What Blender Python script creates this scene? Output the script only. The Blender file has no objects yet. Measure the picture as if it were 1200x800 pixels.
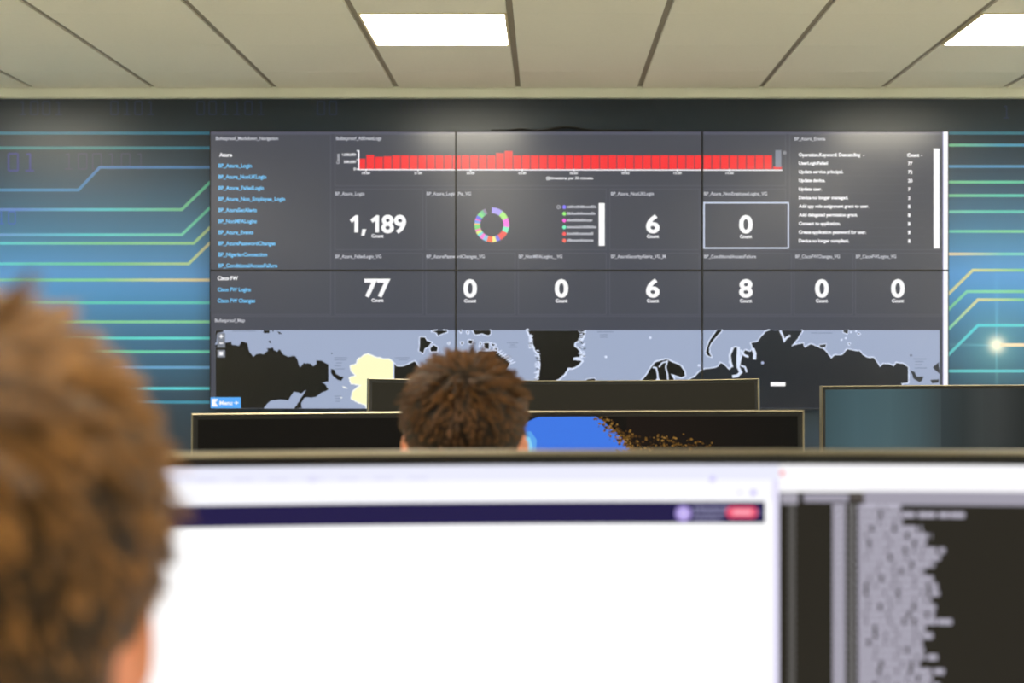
import bpy, bmesh, math, random
import numpy as np
from mathutils import Vector, Matrix, noise
from mathutils.geometry import tessellate_polygon
random.seed(7); rng = np.random.default_rng(7)
PI = math.pi
SC = bpy.context.scene
COL = SC.collection

# ------------------------------------------------------------------ camera, world, exposure
CAMZ = 1.25
F = 1724.0                       # focal length in pixels of the 1200 px wide frame
cd = bpy.data.cameras.new('camera'); cam = bpy.data.objects.new('camera', cd); COL.objects.link(cam)
cam.location = (0, 0, CAMZ); cam.rotation_euler = (PI/2, 0, 0)
cd.sensor_width = 36; cd.lens = F/1200*36
cd.shift_x = -40/1200; cd.shift_y = 8/1200
cd.clip_start = 0.05; cd.clip_end = 50
cd.dof.use_dof = True; cd.dof.focus_distance = 4.1; cd.dof.aperture_fstop = 4.8
SC.camera = cam
w = bpy.data.worlds.new('world'); SC.world = w; w.use_nodes = True
w.node_tree.nodes['Background'].inputs[0].default_value = (0.5, 0.5, 0.5, 1)
w.node_tree.nodes['Background'].inputs[1].default_value = 0.1
vs = SC.view_settings
vs.view_transform = 'Standard'; vs.look = 'None'; vs.gamma = 1; vs.use_curve_mapping = False
vs.exposure = 0.0
LAMP = 26.0                       # radiance of the ceiling light panels
LAMP_COL = (1.0, 0.925, 0.74)

# ------------------------------------------------------------------ helpers
def lin(c):
    out = []
    for v in c[:3]:
        v = v/255.0
        out.append(v/12.92 if v <= 0.04045 else ((v+0.055)/1.055)**2.4)
    return out
def mat(name, rgb=(200,200,200), rough=0.5, metal=0.0, spec=0.5, emit=None, strength=0, attr=None, bump=None, noise_mix=None):
    m = bpy.data.materials.new(name); m.use_nodes = True
    nt = m.node_tree; b = nt.nodes['Principled BSDF']
    c = lin(rgb)
    b.inputs['Base Color'].default_value = (*c, 1)
    b.inputs['Roughness'].default_value = rough
    b.inputs['Metallic'].default_value = metal
    b.inputs['Specular IOR Level'].default_value = spec
    if emit: b.inputs['Emission Color'].default_value = (*emit, 1); b.inputs['Emission Strength'].default_value = strength
    if attr:
        a = nt.nodes.new('ShaderNodeAttribute'); a.attribute_name = 'Col'
        if attr == 'emit':
            nt.links.new(a.outputs['Color'], b.inputs['Emission Color']); b.inputs['Emission Strength'].default_value = 1
        else: nt.links.new(a.outputs['Color'], b.inputs['Base Color'])
    if noise_mix or bump:
        tc = nt.nodes.new('ShaderNodeTexCoord'); n = nt.nodes.new('ShaderNodeTexNoise')
        n.inputs['Scale'].default_value = (noise_mix or bump)[0]; n.inputs['Detail'].default_value = 5
        nt.links.new(tc.outputs['Object'], n.inputs['Vector'])
        if noise_mix:
            mx = nt.nodes.new('ShaderNodeMix'); mx.data_type = 'RGBA'
            mx.inputs['A'].default_value = (*c, 1); mx.inputs['B'].default_value = (*lin(noise_mix[1]), 1)
            nt.links.new(n.outputs['Fac'], mx.inputs['Factor']); nt.links.new(mx.outputs['Result'], b.inputs['Base Color'])
        if bump:
            bp = nt.nodes.new('ShaderNodeBump'); bp.inputs['Strength'].default_value = bump[1]; bp.inputs['Distance'].default_value = 0.002
            nt.links.new(n.outputs['Fac'], bp.inputs['Height']); nt.links.new(bp.outputs['Normal'], b.inputs['Normal'])
    return m
def link(name, me, m, parent=None, smooth=False):
    o = bpy.data.objects.new(name, me); COL.objects.link(o)
    if m is not None:
        for x in (m if isinstance(m, (list, tuple)) else [m]): me.materials.append(x)
    if parent is not None: o.parent = parent
    if smooth: me.polygons.foreach_set('use_smooth', [True]*len(me.polygons))
    return o
def from_bm(name, bm, m, parent=None, smooth=False):
    me = bpy.data.meshes.new(name); bm.to_mesh(me); bm.free()
    return link(name, me, m, parent, smooth)
def box(bm, x0, x1, y0, y1, z0, z1, mi=0, bevel=0):
    g = bmesh.ops.create_cube(bm, size=1)
    vsx = g['verts']
    bmesh.ops.scale(bm, vec=(x1-x0, y1-y0, z1-z0), verts=vsx)
    bmesh.ops.translate(bm, vec=((x0+x1)/2, (y0+y1)/2, (z0+z1)/2), verts=vsx)
    fs = set(f for v in vsx for f in v.link_faces)
    for f in fs: f.material_index = mi
    if bevel:
        es = list(set(e for v in vsx for e in v.link_edges))
        bmesh.ops.bevel(bm, geom=es, offset=bevel, segments=2, affect='EDGES', profile=0.7)
def cyl(bm, p0, p1, r0, r1=None, seg=20):
    r1 = r0 if r1 is None else r1
    p0 = Vector(p0); p1 = Vector(p1); d = p1-p0
    M = Matrix.Translation((p0+p1)/2) @ d.to_track_quat('Z', 'Y').to_matrix().to_4x4()
    bmesh.ops.create_cone(bm, cap_ends=True, segments=seg, radius1=r0, radius2=r1, depth=d.length, matrix=M)
def ell(bm, c, r, sub=3, rot=None):
    M = Matrix.Translation(c) @ (rot.to_4x4() if rot else Matrix.Identity(4)) @ Matrix.Diagonal((*r, 1))
    bmesh.ops.create_icosphere(bm, subdivisions=sub, radius=1, matrix=M)
def thing(name, label, cat, loc, rotz=0, group=None):
    o = bpy.data.objects.new(name, None); COL.objects.link(o)
    o.location = loc; o.rotation_euler = (0, 0, rotz); o.empty_display_size = .1
    tag(o, label, cat, group); return o
def tag(o, label, cat, group=None):
    o['label'] = label; o['category'] = cat; o['kind'] = 'thing'
    if group: o['group'] = group
    return o
def struct(o): o['kind'] = 'structure'; return o

# ------------------------------------------------------------------ art on a surface (screen pictures, printed mural)
class Art:
    """flat coloured shapes in layers; coordinates are given on the photo's pixel grid and scaled to metres by the caller's map"""
    def __init__(s): s.v = []; s.f = []; s.c = []; s.n = 0
    def poly(s, pts, col, layer=None, boost=1.0):
        if layer is None: s.n += 1
        L = s.n if layer is None else layer
        cols = col if isinstance(col[0], (tuple, list)) else [col]*len(pts)
        base = len(s.v)
        for p in pts: s.v.append((p[0], p[1], L))
        cl = [tuple(x*boost for x in lin(c)) for c in cols]
        if len(pts) <= 4: tris = [list(range(len(pts)))]
        else: tris = tessellate_polygon([[Vector((p[0], p[1], 0)) for p in pts]])
        for t in tris:
            a = [pts[i] for i in t]
            area = sum(a[i][0]*a[(i+1) % len(a)][1]-a[(i+1) % len(a)][0]*a[i][1] for i in range(len(a)))
            t = list(t)
            if area > 0: t = t[::-1]          # picture y runs down; keep the normals towards the viewer
            s.f.append([base+i for i in t]); s.c.append([cl[i] for i in t])
    def rect(s, x0, y0, x1, y1, col, layer=None, boost=1.0):
        if isinstance(col[0], (tuple, list)): col = [col[0], col[1], col[1], col[0]]
        s.poly([(x0, y0), (x1, y0), (x1, y1), (x0, y1)], col, layer, boost)
    def line(s, pts, wd, col, layer=None):
        if layer is None: s.n += 1
        L = s.n if layer is None else layer
        n = len(pts)
        cols = col if isinstance(col[0], (tuple, list)) else [col]*n
        off = []
        for i in range(n):
            a = Vector(pts[max(i-1, 0)]); b = Vector(pts[i]); c = Vector(pts[min(i+1, n-1)])
            t1 = (b-a).normalized() if i > 0 else (c-b).normalized()
            t2 = (c-b).normalized() if i < n-1 else t1
            t = (t1+t2); t = t.normalized() if t.length > 1e-6 else t1
            k = max(0.5, t.dot(t1))
            off.append(Vector((-t.y, t.x))*(wd/2/k))
        for i in range(n-1):
            p, q = Vector(pts[i]), Vector(pts[i+1])
            s.poly([p-off[i], q-off[i+1], q+off[i+1], p+off[i]], [cols[i], cols[i+1], cols[i+1], cols[i]], L)
    def disc(s, x, y, r, col, n=20, layer=None):
        s.poly([(x+r*math.cos(2*PI*i/n), y+r*math.sin(2*PI*i/n)) for i in range(n)], col, layer)
    def text(s, st, x0, x1, yc, cap, col, bold=0.0, rot=False):
        me_v, me_f, bb, capu = glyphs(st, bold)
        sx = (x1-x0)/max(1e-6, bb[1]-bb[0]); sy = cap/capu
        s.n += 1; base = len(s.v); c = tuple(lin(col))
        for (x, y) in me_v:
            X = (x-bb[0])*sx; Y = -(y-capu/2)*sy
            if rot: s.v.append((yc + Y, x0 - X + (x1-x0), s.n))
            else: s.v.append((x0+X, yc+Y, s.n))
        for f in me_f:
            a = [s.v[base+i] for i in f]
            area = sum(a[i][0]*a[(i+1) % len(a)][1]-a[(i+1) % len(a)][0]*a[i][1] for i in range(len(a)))
            ff = [base+i for i in f]
            if area > 0: ff = ff[::-1]
            s.f.append(ff); s.c.append([c]*len(f))
    def to_bm(s):
        bm = bmesh.new(); cl = bm.loops.layers.float_color.new('Col')
        rank = {l: k+1 for k, l in enumerate(sorted(set(p[2] for p in s.v)))}
        vv = [bm.verts.new((p[0], p[1], rank[p[2]])) for p in s.v]
        for f, c in zip(s.f, s.c):
            if len(set(f)) < 3: continue
            try: fc = bm.faces.new([vv[i] for i in f])
            except ValueError: continue
            for lp, k in zip(fc.loops, c): lp[cl] = (*k, 1)
        return bm
_gc = {}
def glyphs(st, bold):
    key = (st, bold)
    if key in _gc: return _gc[key]
    def tess(t):
        cu = bpy.data.curves.new('t', 'FONT'); cu.body = t; cu.offset = bold; cu.resolution_u = 4
        o = bpy.data.objects.new('t', cu); COL.objects.link(o)
        dg = bpy.context.evaluated_depsgraph_get(); ev = o.evaluated_get(dg); me = ev.to_mesh()
        v = [(p.co.x, p.co.y) for p in me.vertices]; f = [list(p.vertices) for p in me.polygons]
        ev.to_mesh_clear(); bpy.data.objects.remove(o); bpy.data.curves.remove(cu)
        return v, f
    if 'H' not in _gc:
        _gc['H'] = 1; hv, _ = tess('H'); _gc['H'] = max(p[1] for p in hv)
    v, f = tess(st)
    xs = [p[0] for p in v]
    _gc[key] = (v, f, (min(xs), max(xs)), _gc['H'])
    return _gc[key]
def cut(bm, co, no, clear=False):
    bmesh.ops.bisect_plane(bm, geom=bm.verts[:]+bm.edges[:]+bm.faces[:], plane_co=co, plane_no=no, clear_outer=clear)

# ------------------------------------------------------------------ materials
M_tile = mat('mineral_tile', (242,240,228), 0.9, noise_mix=(60, (236,234,222)))
M_rail = mat('grid_channel', (150,143,130), 0.7)
M_grid = mat('white_grid', (238,238,226), 0.5)
M_trim = mat('painted_plaster', (238,242,230), 0.7)
M_wall = mat('white_paint', (228,226,216), 0.85)
M_floor = mat('carpet', (196,194,186), 0.95, noise_mix=(90, (176,174,166)), bump=(400, .5))
M_base = mat('grey_skirting', (120,120,122), 0.5)
M_mural = mat('printed_vinyl', rough=0.34, spec=0.58, attr='base')
M_screen = mat('video_screen', (6,6,7), 0.22, spec=0.62, attr='emit')
M_mon = mat('monitor_screen', (5,5,5), 0.5, spec=0.06, attr='emit')
M_black = mat('black_plastic', (14,14,14), 0.4)
M_lip = mat('satin_grey_rim', (146,136,114), 0.28, metal=0.7)
M_desk = mat('white_laminate', (225,222,214), 0.4)
M_metal = mat('grey_metal', (130,130,132), 0.35, metal=0.8)
M_fabric = mat('chair_fabric', (40,42,46), 0.95, bump=(500, .4))
M_lamp = mat('lit_diffuser', (240,240,240), 0.5, emit=LAMP_COL, strength=LAMP)
M_lampframe = mat('lamp_frame', (232,220,190), 0.45)
M_skin = mat('skin', (226,150,116), 0.5, noise_mix=(25, (214,132,100)))
M_skin.node_tree.nodes['Principled BSDF'].inputs['Subsurface Weight'].default_value = 0.25
M_skin.node_tree.nodes['Principled BSDF'].inputs['Subsurface Radius'].default_value = (0.02, 0.006, 0.003)
M_hair = mat('hair', rough=0.5, spec=0.2, attr='base')
M_shirt1 = mat('navy_cloth', (36,42,60), 0.9); M_shirt2 = mat('charcoal_cloth', (52,52,56), 0.9)
M_jeans = mat('trousers_cloth', (38,40,52), 0.9); M_shoe = mat('shoe_leather', (25,22,20), 0.5)
M_white = mat('eye_white', (235,232,228), 0.2); M_iris = mat('iris', (60,45,30), 0.2)

# ------------------------------------------------------------------ room shell
GX = -0.139                                  # a ceiling grid line
XL, XR = GX-0.6*7, GX+0.6*8
YB, YW = 5.647-0.6*16, 7.32                  # back wall, front wall (the mural wall)
ZC = CAMZ+1.287
YT = 7.275                                   # where the tiles stop before the fascia
bm = bmesh.new(); box(bm, XL-.1, XR+.1, YB-.1, YW+.15, -.1, 0); struct(from_bm('floor', bm, M_floor))
bm = bmesh.new(); box(bm, XL-.1, XR+.1, YW, YW+.15, 0, ZC+.06); struct(from_bm('wall_front', bm, M_wall))
bm = bmesh.new(); box(bm, XL-.1, XR+.1, YB-.1, YB, 0, ZC+.06); struct(from_bm('wall_back', bm, mat('dark_teal_paint', (74,90,96), 0.85)))
bm = bmesh.new(); box(bm, XL-.1, XL, YB, YW, 0, ZC+.06); struct(from_bm('wall_left', bm, M_wall))
bm = bmesh.new(); box(bm, XR, XR+.1, YB, YW, 0, ZC+.06); struct(from_bm('wall_right', bm, M_wall))
lampcols = [GX-.3-2.4, GX-.3, GX-.3+2.4, GX-.3+4.8]
lamprows = [5.947-2.4*k for k in range(5)]
# ceiling: dark channels along the room, thin white bars across it, mineral tiles between
bm = bmesh.new()
box(bm, XL-.1, XR+.1, YB-.1, YW+.15, ZC+.022, ZC+.08, 1)
ys = [5.647+.6*k for k in range(-16, 3)] + [YT]
for i in range(15):
    x0 = XL+.6*i; x1 = x0+.6
    for j in range(len(ys)-1):
        y0, y1 = ys[j], ys[j+1]
        cx, cy = (x0+x1)/2, (y0+y1)/2
        if any(abs(cx-a) < .1 for a in lampcols) and any(abs(cy-b) < .1 for b in lamprows): continue
        box(bm, x0+.013, x1-.013, y0+.004, y1-.004, ZC, ZC+.02, 0, 0.0015)
    for y in ys[1:-1]:
        box(bm, x0+.013, x1-.013, y-.0035, y+.0035, ZC+.0005, ZC+.02, 2)
for i in range(16):                           # the channel rail itself
    x = XL+.6*i
    box(bm, x-.0115, x+.0115, YB, YT, ZC+.008, ZC+.02, 1)
struct(from_bm('ceiling', bm, [M_tile, M_rail, M_grid]))
bm = bmesh.new(); box(bm, XL, XR, YT, YW, ZC-.047, ZC+.02, 0, .001)
box(bm, XL, XR, YT-.002, YT+.001, ZC-.0455, ZC-.003, 0)
struct(from_bm('trim_1', bm, M_trim))
for nm, a in (('baseboard_front', (XL, XR, YW-.015, YW, 0, .1)), ('baseboard_left', (XL, XL+.015, YB, YW, 0, .1)),
              ('baseboard_right', (XR-.015, XR, YB, YW, 0, .1)), ('baseboard_back', (XL, XR, YB, YB+.015, 0, .1))):
    bm = bmesh.new(); box(bm, *a, 0, .003); struct(from_bm(nm, bm, M_base))
# ceiling lights
lampnames = {(1, 0): 'square lit ceiling panel above the left half of the video wall',
             (2, 0): 'square lit ceiling panel cut by the right edge of the photo'}
for i, x in enumerate(lampcols):
    for j, y in enumerate(lamprows):
        lab = lampnames.get((i, j), 'lit square ceiling panel out of the photo on the %s of the room' % ('left', 'middle left', 'middle right', 'far right')[i])
        t = thing('ceiling_light', lab, 'light', (x, y, ZC+.02), 0, 'recessed square light panels in the tiled ceiling')
        bm = bmesh.new()
        for (a0, a1, b0, b1) in ((-.287, .287, -.296, -.284), (-.287, .287, .284, .296), (-.287, -.277, -.284, .284), (.277, .287, -.284, .284)):
            box(bm, a0, a1, b0, b1, -.024, 0, 0, .001)
        from_bm('frame', bm, M_lampframe, t)
        bm = bmesh.new(); box(bm, -.277, .277, -.284, .284, -.019, -.012); from_bm('diffuser', bm, M_lamp, t)

# ------------------------------------------------------------------ printed mural on the front wall
YM = YW-.004
SM = F/YM
def mural_pt(px, py): return ((px-640)/SM, CAMZ+(408-py)/SM)
K_M = (.80, .98, 1.42)                                     # print reflectance over the brightness it shows under these lamps
grad = [(100,(22,34,41)),(118,(22,36,44)),(150,(30,48,56)),(200,(50,74,88)),(240,(66,104,122)),(280,(78,132,158)),(320,(92,152,196)),(345,(80,146,186)),
        (400,(58,108,134)),(440,(46,88,108)),(480,(36,60,72)),(530,(32,48,58)),(720,(26,40,50))]
def g_at(py):
    if py <= grad[0][0]: return grad[0][1]
    for (a, ca), (b, cb) in zip(grad, grad[1:]):
        if py <= b: t = (py-a)/(b-a); return tuple(ca[i]*(1-t)+cb[i]*t for i in range(3))
    return grad[-1][1]
def mural_col(px, py):
    c = [v*k for v, k in zip(lin(g_at(py)), K_M)]
    tone = 1+.12*noise.noise(Vector((px*.004, py*.004, 3)))
    c = [v*tone for v in c]
    d = math.hypot(px-1168, py-404)
    star = lin((252,226,190)); halo = lin((120,200,225))
    k1 = math.exp(-(d/8.5)**2)*1.0; k2 = math.exp(-d/22.0)*.7
    ang = math.atan2(py-404, px-1168)
    ray = max(0, math.cos(ang*4))**60*math.exp(-d/26.0)*.6
    return [min(.95, c[i]*(1-min(1, k2))+halo[i]*k2+star[i]*k1+halo[i]*ray) for i in range(3)]
x0p, x1p = 640+XL*SM, 640+XR*SM
ytop, ybot = 114.0, 408+(CAMZ-.1)*SM
art = Art(); art.n = 1
xs_ = sorted(set(list(np.arange(x0p, x1p, 12.0))+list(np.arange(1110, 1230, 1.6))+[x1p])); ys_ = list(np.arange(ytop-4, 460, 4.0))+list(np.arange(460, ybot, 12))+[ybot]
ys_ = sorted(set(ys_+list(np.arange(350, 455, 1.6))))
bm = bmesh.new(); cl = bm.loops.layers.float_color.new('Col')
grid = [[bm.verts.new((x, y, 0)) for x in xs_] for y in ys_]
cc = [[(*mural_col(x, y), 1) for x in xs_] for y in ys_]
for j in range(len(ys_)-1):
    for i in range(len(xs_)-1):
        f = bm.faces.new((grid[j][i], grid[j+1][i], grid[j+1][i+1], grid[j][i+1]))
        for lp, (a, b) in zip(f.loops, ((j, i), (j+1, i), (j+1, i+1), (j, i+1))): lp[cl] = cc[a][b]
bgm = bpy.data.meshes.new('tmp'); bm.to_mesh(bgm); bm.free()
A = Art()
BLU = (92,154,206); TEAL = (58,136,164); CY = (98,206,216); GR = (126,206,164); CR = (214,214,168); PE = (240,216,180); LB = (122,160,212)
def strip(pts, cols, wd=3.4, l=1): A.line(pts, wd, cols, l)
def hline(y, stops, wd=3.4):                   # stops: (x, colour)
    for (xa, ca), (xb, cb) in zip(stops, stops[1:]): A.poly([(xa, y-wd/2), (xb, y-wd/2), (xb, y+wd/2), (xa, y+wd/2)], [ca, cb, cb, ca], 1)
hline(156, [(x0p, TEAL), (246, (56,136,176)), (1112, (56,130,160)), (x1p, TEAL)])
hline(173.3, [(x0p, TEAL), (120, (72,150,160)), (250, (62,146,186))])
strip([(x0p, 222.5), (92, 222.5), (117, 196), (700, 196)], [TEAL, (84,148,206), (88,140,204), BLU])
strip([(x0p, 245.5), (20, 245.5), (130, 245.5), (213, 245.5), (262, 198)], [BLU, (100,140,210), CY, GR, (90,214,190)])
strip([(x0p, 275), (0, 275), (100, 275), (213, 275), (262, 228)], [BLU, (112,160,214), CY, (120,214,190), (100,210,180)])
strip([(x0p, 285), (0, 285), (110, 285), (227, 285), (262, 251)], [BLU, CY, GR, (156,214,160), CR])
strip([(x0p, 309), (0, 309), (120, 309), (221, 309), (262, 269)], [BLU, CY, (118,206,160), (180,214,164), PE])
hline(328, [(x0p, BLU), (0, (110,200,180)), (120, (130,210,160)), (200, CR), (262, PE)])
for y, c in ((354.5, (90,204,196)), (377, GR), (396, (90,214,214)), (412, (100,206,180)), (430.3, BLU), (455, (84,206,230)), (471, (50,140,176))):
    hline(y, [(x0p, c), (150, c), (262, tuple(min(255, v+12) for v in c))])
for y, c0, c1 in ((170, GR, (90,170,210)), (195, BLU, BLU), (213.3, GR, (110,206,180)), (229, GR, (100,204,190)), (248, (120,206,190), (100,200,190)), (271, (110,206,190), GR), (297.5, PE, (120,206,200))):
    hline(y, [(1090, c0), (1112, c0), (1175, c1), (x1p, BLU)])
strip([(1085, 369.5), (1113, 343), (1140, 316.5), (1200, 316.5), (x1p, 316.5)], [PE, CR, (210,214,160), GR, CY])
strip([(1085, 389), (1112, 362), (1133, 341.5), (1200, 341.5), (x1p, 341.5)], [GR, GR, (130,214,190), GR, BLU])
strip([(1085, 411), (1112, 385), (1146, 351), (1200, 351), (x1p, 351)], [GR, (124,214,180), CR, GR, BLU])
strip([(1085, 441), (1112, 415), (1146, 381), (1200, 381), (x1p, 381)], [CY, CY, (90,210,224), CY, BLU])
hline(404, [(1172, (255,236,210)), (1210, PE), (x1p, GR)], 4)
hline(434.5, [(1085, CY), (x1p, BLU)])
DIG = (64,74,156); DIGD = (36,52,88)
def digits(st, x, y, h, col, wd=1.6):
    w_ = h*.55
    for ch in st:
        if ch == '0': A.line([(x, y), (x+w_, y)], wd, col, .5); A.line([(x, y+h), (x+w_, y+h)], wd, col, .5); A.line([(x, y), (x, y+h)], wd, col, .5); A.line([(x+w_, y), (x+w_, y+h)], wd, col, .5)
        elif ch == '1': A.line([(x+w_*.6, y), (x+w_*.6, y+h)], wd, col, .5); A.line([(x+.1*w_, y+h), (x+w_, y+h)], wd, col, .5); A.line([(x+.2*w_, y+1), (x+w_*.6, y)], wd, col, .5)
        x += w_*1.7
digits('1001', 22, 119, 15, DIGD); digits('0101', 130, 119, 15, DIGD); digits('001101', 231, 119, 15, DIGD); digits('00', 372, 119, 15, DIGD)
digits('01', 10, 180, 20, DIG, 2.2); digits('100101', 75, 180, 18, (66,74,110), 1.4); digits('10', -3, 248, 14, (66,108,190), 1.6)
digits('0110', 470, 119, 13, (24,38,60)); digits('1', 1175, 124, 14, DIGD)
bmA = A.to_bm()
al = bmA.loops.layers.float_color['Col']
for f in bmA.faces:
    for lp in f.loops: lp[al] = (*[min(.95, lp[al][i]*(.92, .98, 1.15)[i]) for i in range(3)], 1)
me = bpy.data.meshes.new('tmp2'); bmA.to_mesh(me); bmA.free()
bm = bmesh.new(); bm.from_mesh(bgm); bm.from_mesh(me)
cl = bm.loops.layers.float_color['Col']
for v in bm.verts:
    lay = v.co.z; X, Z = mural_pt(v.co.x, v.co.y)
    v.co = (X, YM-lay*.00015, Z)
# thin edge all round so the vinyl has thickness
box(bm, XL, XR, YM+.0005, YW, .1, CAMZ+(408-114)/SM+.0)
for f in bm.faces:
    for lp in f.loops:
        if lp[cl][3] == 0: lp[cl] = (.03, .05, .07, 1)
mural = from_bm('wall_mural', bm, M_mural)
tag(mural, 'blue printed wall mural of glowing circuit lines, binary digits and a star flare', 'mural')
bpy.data.meshes.remove(bgm); bpy.data.meshes.remove(me)

# ------------------------------------------------------------------ the video wall
DV = 7.243; SV = F/DV
V = Art()
X0, XM1, XM2, X1 = 246.0, 534.3, 822.8, 1111.5
Y0, YMID, Y1 = 153.5, 317.0, 479.5
BG = (66,69,82); HALF = (78,81,94)
V.rect(X0, Y0, X1, Y1, BG)
W_ = (250,250,255); G_ = (196,198,208); LK = (112,196,248)
V.rect(247, Y0, 1105, 157, (84,85,104))
# panels of the dashboard
for (a, b, c, d) in ((247,157,388,369), (392,157,921,218), (925,157,1104,293), (392,221,496,293), (499,221,711,293), (714,221,820,293), (823,221,921,293),
                     (392,296,496,369), (499,296,604,369), (607,296,711,369), (714,296,820,369), (823,296,928,369), (930,296,1000,369), (1002,296,1104,369)):
    V.rect(a, b, c, d, HALF, 2); V.rect(a+1, b+1, c-1, d-1, (67,70,82), 3)
V.n = 4
V.rect(247, 370, 1104, 371, HALF)
def small(st, x0, x1, y, col=G_, cap=3.9, b=.02): V.text(st, x0, x1, y, cap, col, b)
small('Bulletproof_Markdown_Navigation', 253, 326, 162)
small('Azure', 257, 272, 181.3, W_, 4.2, .035)
for st, x1_, y in (('BP_Azure_Login',295,194),('BP_Azure_NonUKLogin',312,207),('BP_Azure_FailedLogin',309,220),('BP_Azure_Non_Employee_Login',334,233),('BP_AzureSecAlerts',301,246),
                   ('BP_NonMFALogins',301,259),('BP_Azure_Events',297,272),('BP_AzurePasswordChanges',323,285),('BP_NigerianConnection',313,298),('BP_ConditionalAccessFailure',325,311)):
    small(st, 256, x1_, y, LK, 4.4, .03)
small('Cisco FW', 255, 279, 325.8, W_, 4.4, .035)
small('Cisco FW Logins', 255, 294, 339, LK, 4.4, .03); small('Cisco FW Changes', 255, 299, 352, LK, 4.4, .03)
small('Bulletproof_Map', 252, 287, 375.2)
small('Bulletproof_AllEventLogs', 394, 447, 162)
# histogram
V.line([(420.4, 176), (420.4, 199)], 1.6, W_)
for y in (176.6, 187, 198.2): V.line([(418, y), (421, y)], 1.3, W_)
small('1,000,000', 401, 417, 181, W_, 3); small('500,000', 403, 417, 189.5, W_, 3); small('0', 414.5, 417, 198, W_, 3)
V.text('Count', 180, 192, 396, 3.4, G_, .02, rot=True)
x = 421.2
lay = V.n = V.n+1
for k in range(48):
    top = 182 + .5*noise.noise(Vector((k*.7, 2, 0)))
    if k == 0: xa, xb, top = 421.2, 428.2, 186
    else: xa = 429.4+(k-1)*10.13; xb = xa+9.2
    if k == 1: top = 181.5
    if k == 2: top = 183.7
    if k == 3: top = 183
    if k == 16: top = 179.4
    if k == 17: top = 177
    V.rect(xa, top, xb, 198.2, (246,48,56), lay)
V.rect(906, 195.3, 916, 198.2, (246,48,56)); V.rect(908.5, 176, 915.5, 196, (128,134,150)); V.disc(919.5, 179, 2.2, (130,132,142))
V.line([(420, 198.8), (917, 199.4)], 1.3, W_)
for x, st in zip((429, 490, 551.5, 612, 672.5, 733, 794, 855), ('18:00', '21:00', '00:00', '03:00', '06:00', '09:00', '12:00', '15:00')):
    V.line([(x, 198), (x, 201)], 1.2, W_); small(st, x-4.6, x+4.6, 202.8, W_, 2.6, .02)
small('@timestamp per 30 minutes', 640, 695, 208.5, W_, 3.2, .02)
# table
small('BP_Azure_Events', 931, 967, 162.5)
small('Operation.Keyword: Descending', 936, 1008, 181.2, W_, 4, .035); small('Count', 1063, 1077, 181.6, W_, 4, .035)
small('-', 1011, 1013, 181.5, G_, 4); small('-', 1079, 1081, 181.5, G_, 4)
for k, (st, x1_, n_) in enumerate((('UserLoginFailed',970,'77'),('Update service principal.',988,'72'),('Update device.',967,'20'),('Update user.',963,'7'),('Device no longer managed.',994,'2'),
        ('Add app role assignment grant to user.',1018,'1'),('Add delegated permission grant.',1005,'1'),('Consent to application.',985,'1'),('Create application password for user.',1015,'1'),('Device no longer compliant.',995,'1'))):
    y = 191+10.1*k; small(st, 936, x1_, y, W_, 3.8, .035); small(n_, 1064, 1064+2.6*len(n_), y+.4, W_, 3.8, .04)
    V.rect(934, y+4.8, 1084, y+5.2, HALF)
V.rect(1094, 174, 1101, 291, (252,252,255))
# middle row
for st, a, b in (('BP_Azure_Login',393,427),('BP_Azure_Login_Pie_VG',500,552),('BP_Azure_NonUKLogin',716,766),('BP_Azure_NonEmployeeLogins_VG',825,899)): small(st, a, b, 226.8)
def big(st, x0, x1, y, h=20): V.text(st, x0, x1, y, h, (254,254,255), .032)
def count(x, y): V.text('Count', x-7, x+7, y, 3.8, W_, .035)
def one(x): V.poly([(x,257.2),(x+6.6,252.2),(x+9.8,252.2),(x+9.8,272.2),(x+5.4,272.2),(x+5.4,258.6),(x+2.2,261)], (254,254,255))
one(410); V.poly([(424.6,268.4),(429.2,268.4),(427,276),(423.4,276)], (254,254,255)); one(434.4); big('89', 447, 476, 262.2); count(442.5, 276.3)
big('6', 757, 773, 262.3); count(765, 276.8)
big('0', 866, 882, 262.5); count(874, 277)
for a in ([(824.6,237.6),(923.8,237.6)], [(923.8,237),(923.8,291.4)], [(923.8,290.6),(824.6,290.6)], [(825,291.4),(825,237)]): V.line(a, 1.6, (206,216,240))
# doughnut
segs = [(0,38,(172,160,240)),(38,66,(176,236,130)),(66,98,(250,124,226)),(98,118,(138,240,196)),(118,150,(240,94,88)),(150,164,(120,120,226)),(164,178,(240,232,140)),(178,198,(244,116,84)),
        (198,212,(140,196,230)),(212,226,(244,130,214)),(226,236,(120,220,220)),(236,246,(226,236,130)),(246,254,(240,130,190)),(254,262,(130,214,120)),(262,270,(120,214,130)),(270,276,(244,200,110)),
        (276,286,(120,160,236)),(286,292,(226,110,200)),(292,304,(110,120,226)),(304,318,(130,220,140)),(318,328,(120,200,150)),(328,338,(140,132,160))]
lay = V.n = V.n+1
for a, b, c in segs:
    n = max(2, int((b-a)/5)); o = []; i_ = []
    for k in range(n+1):
        t = math.radians(a+(b-a)*k/n)
        o.append((576.4+20.4*math.sin(t), 263.4-20.4*math.cos(t))); i_.append((576.4+13.6*math.sin(t), 263.4-13.6*math.cos(t)))
    for k in range(n): V.poly([o[k], o[k+1], i_[k+1], i_[k]], c, lay)
V.disc(654.6, 242.6, 2.6, (150,152,162)); V.disc(654.6, 242.6, 1.3, (90,92,100))
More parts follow.
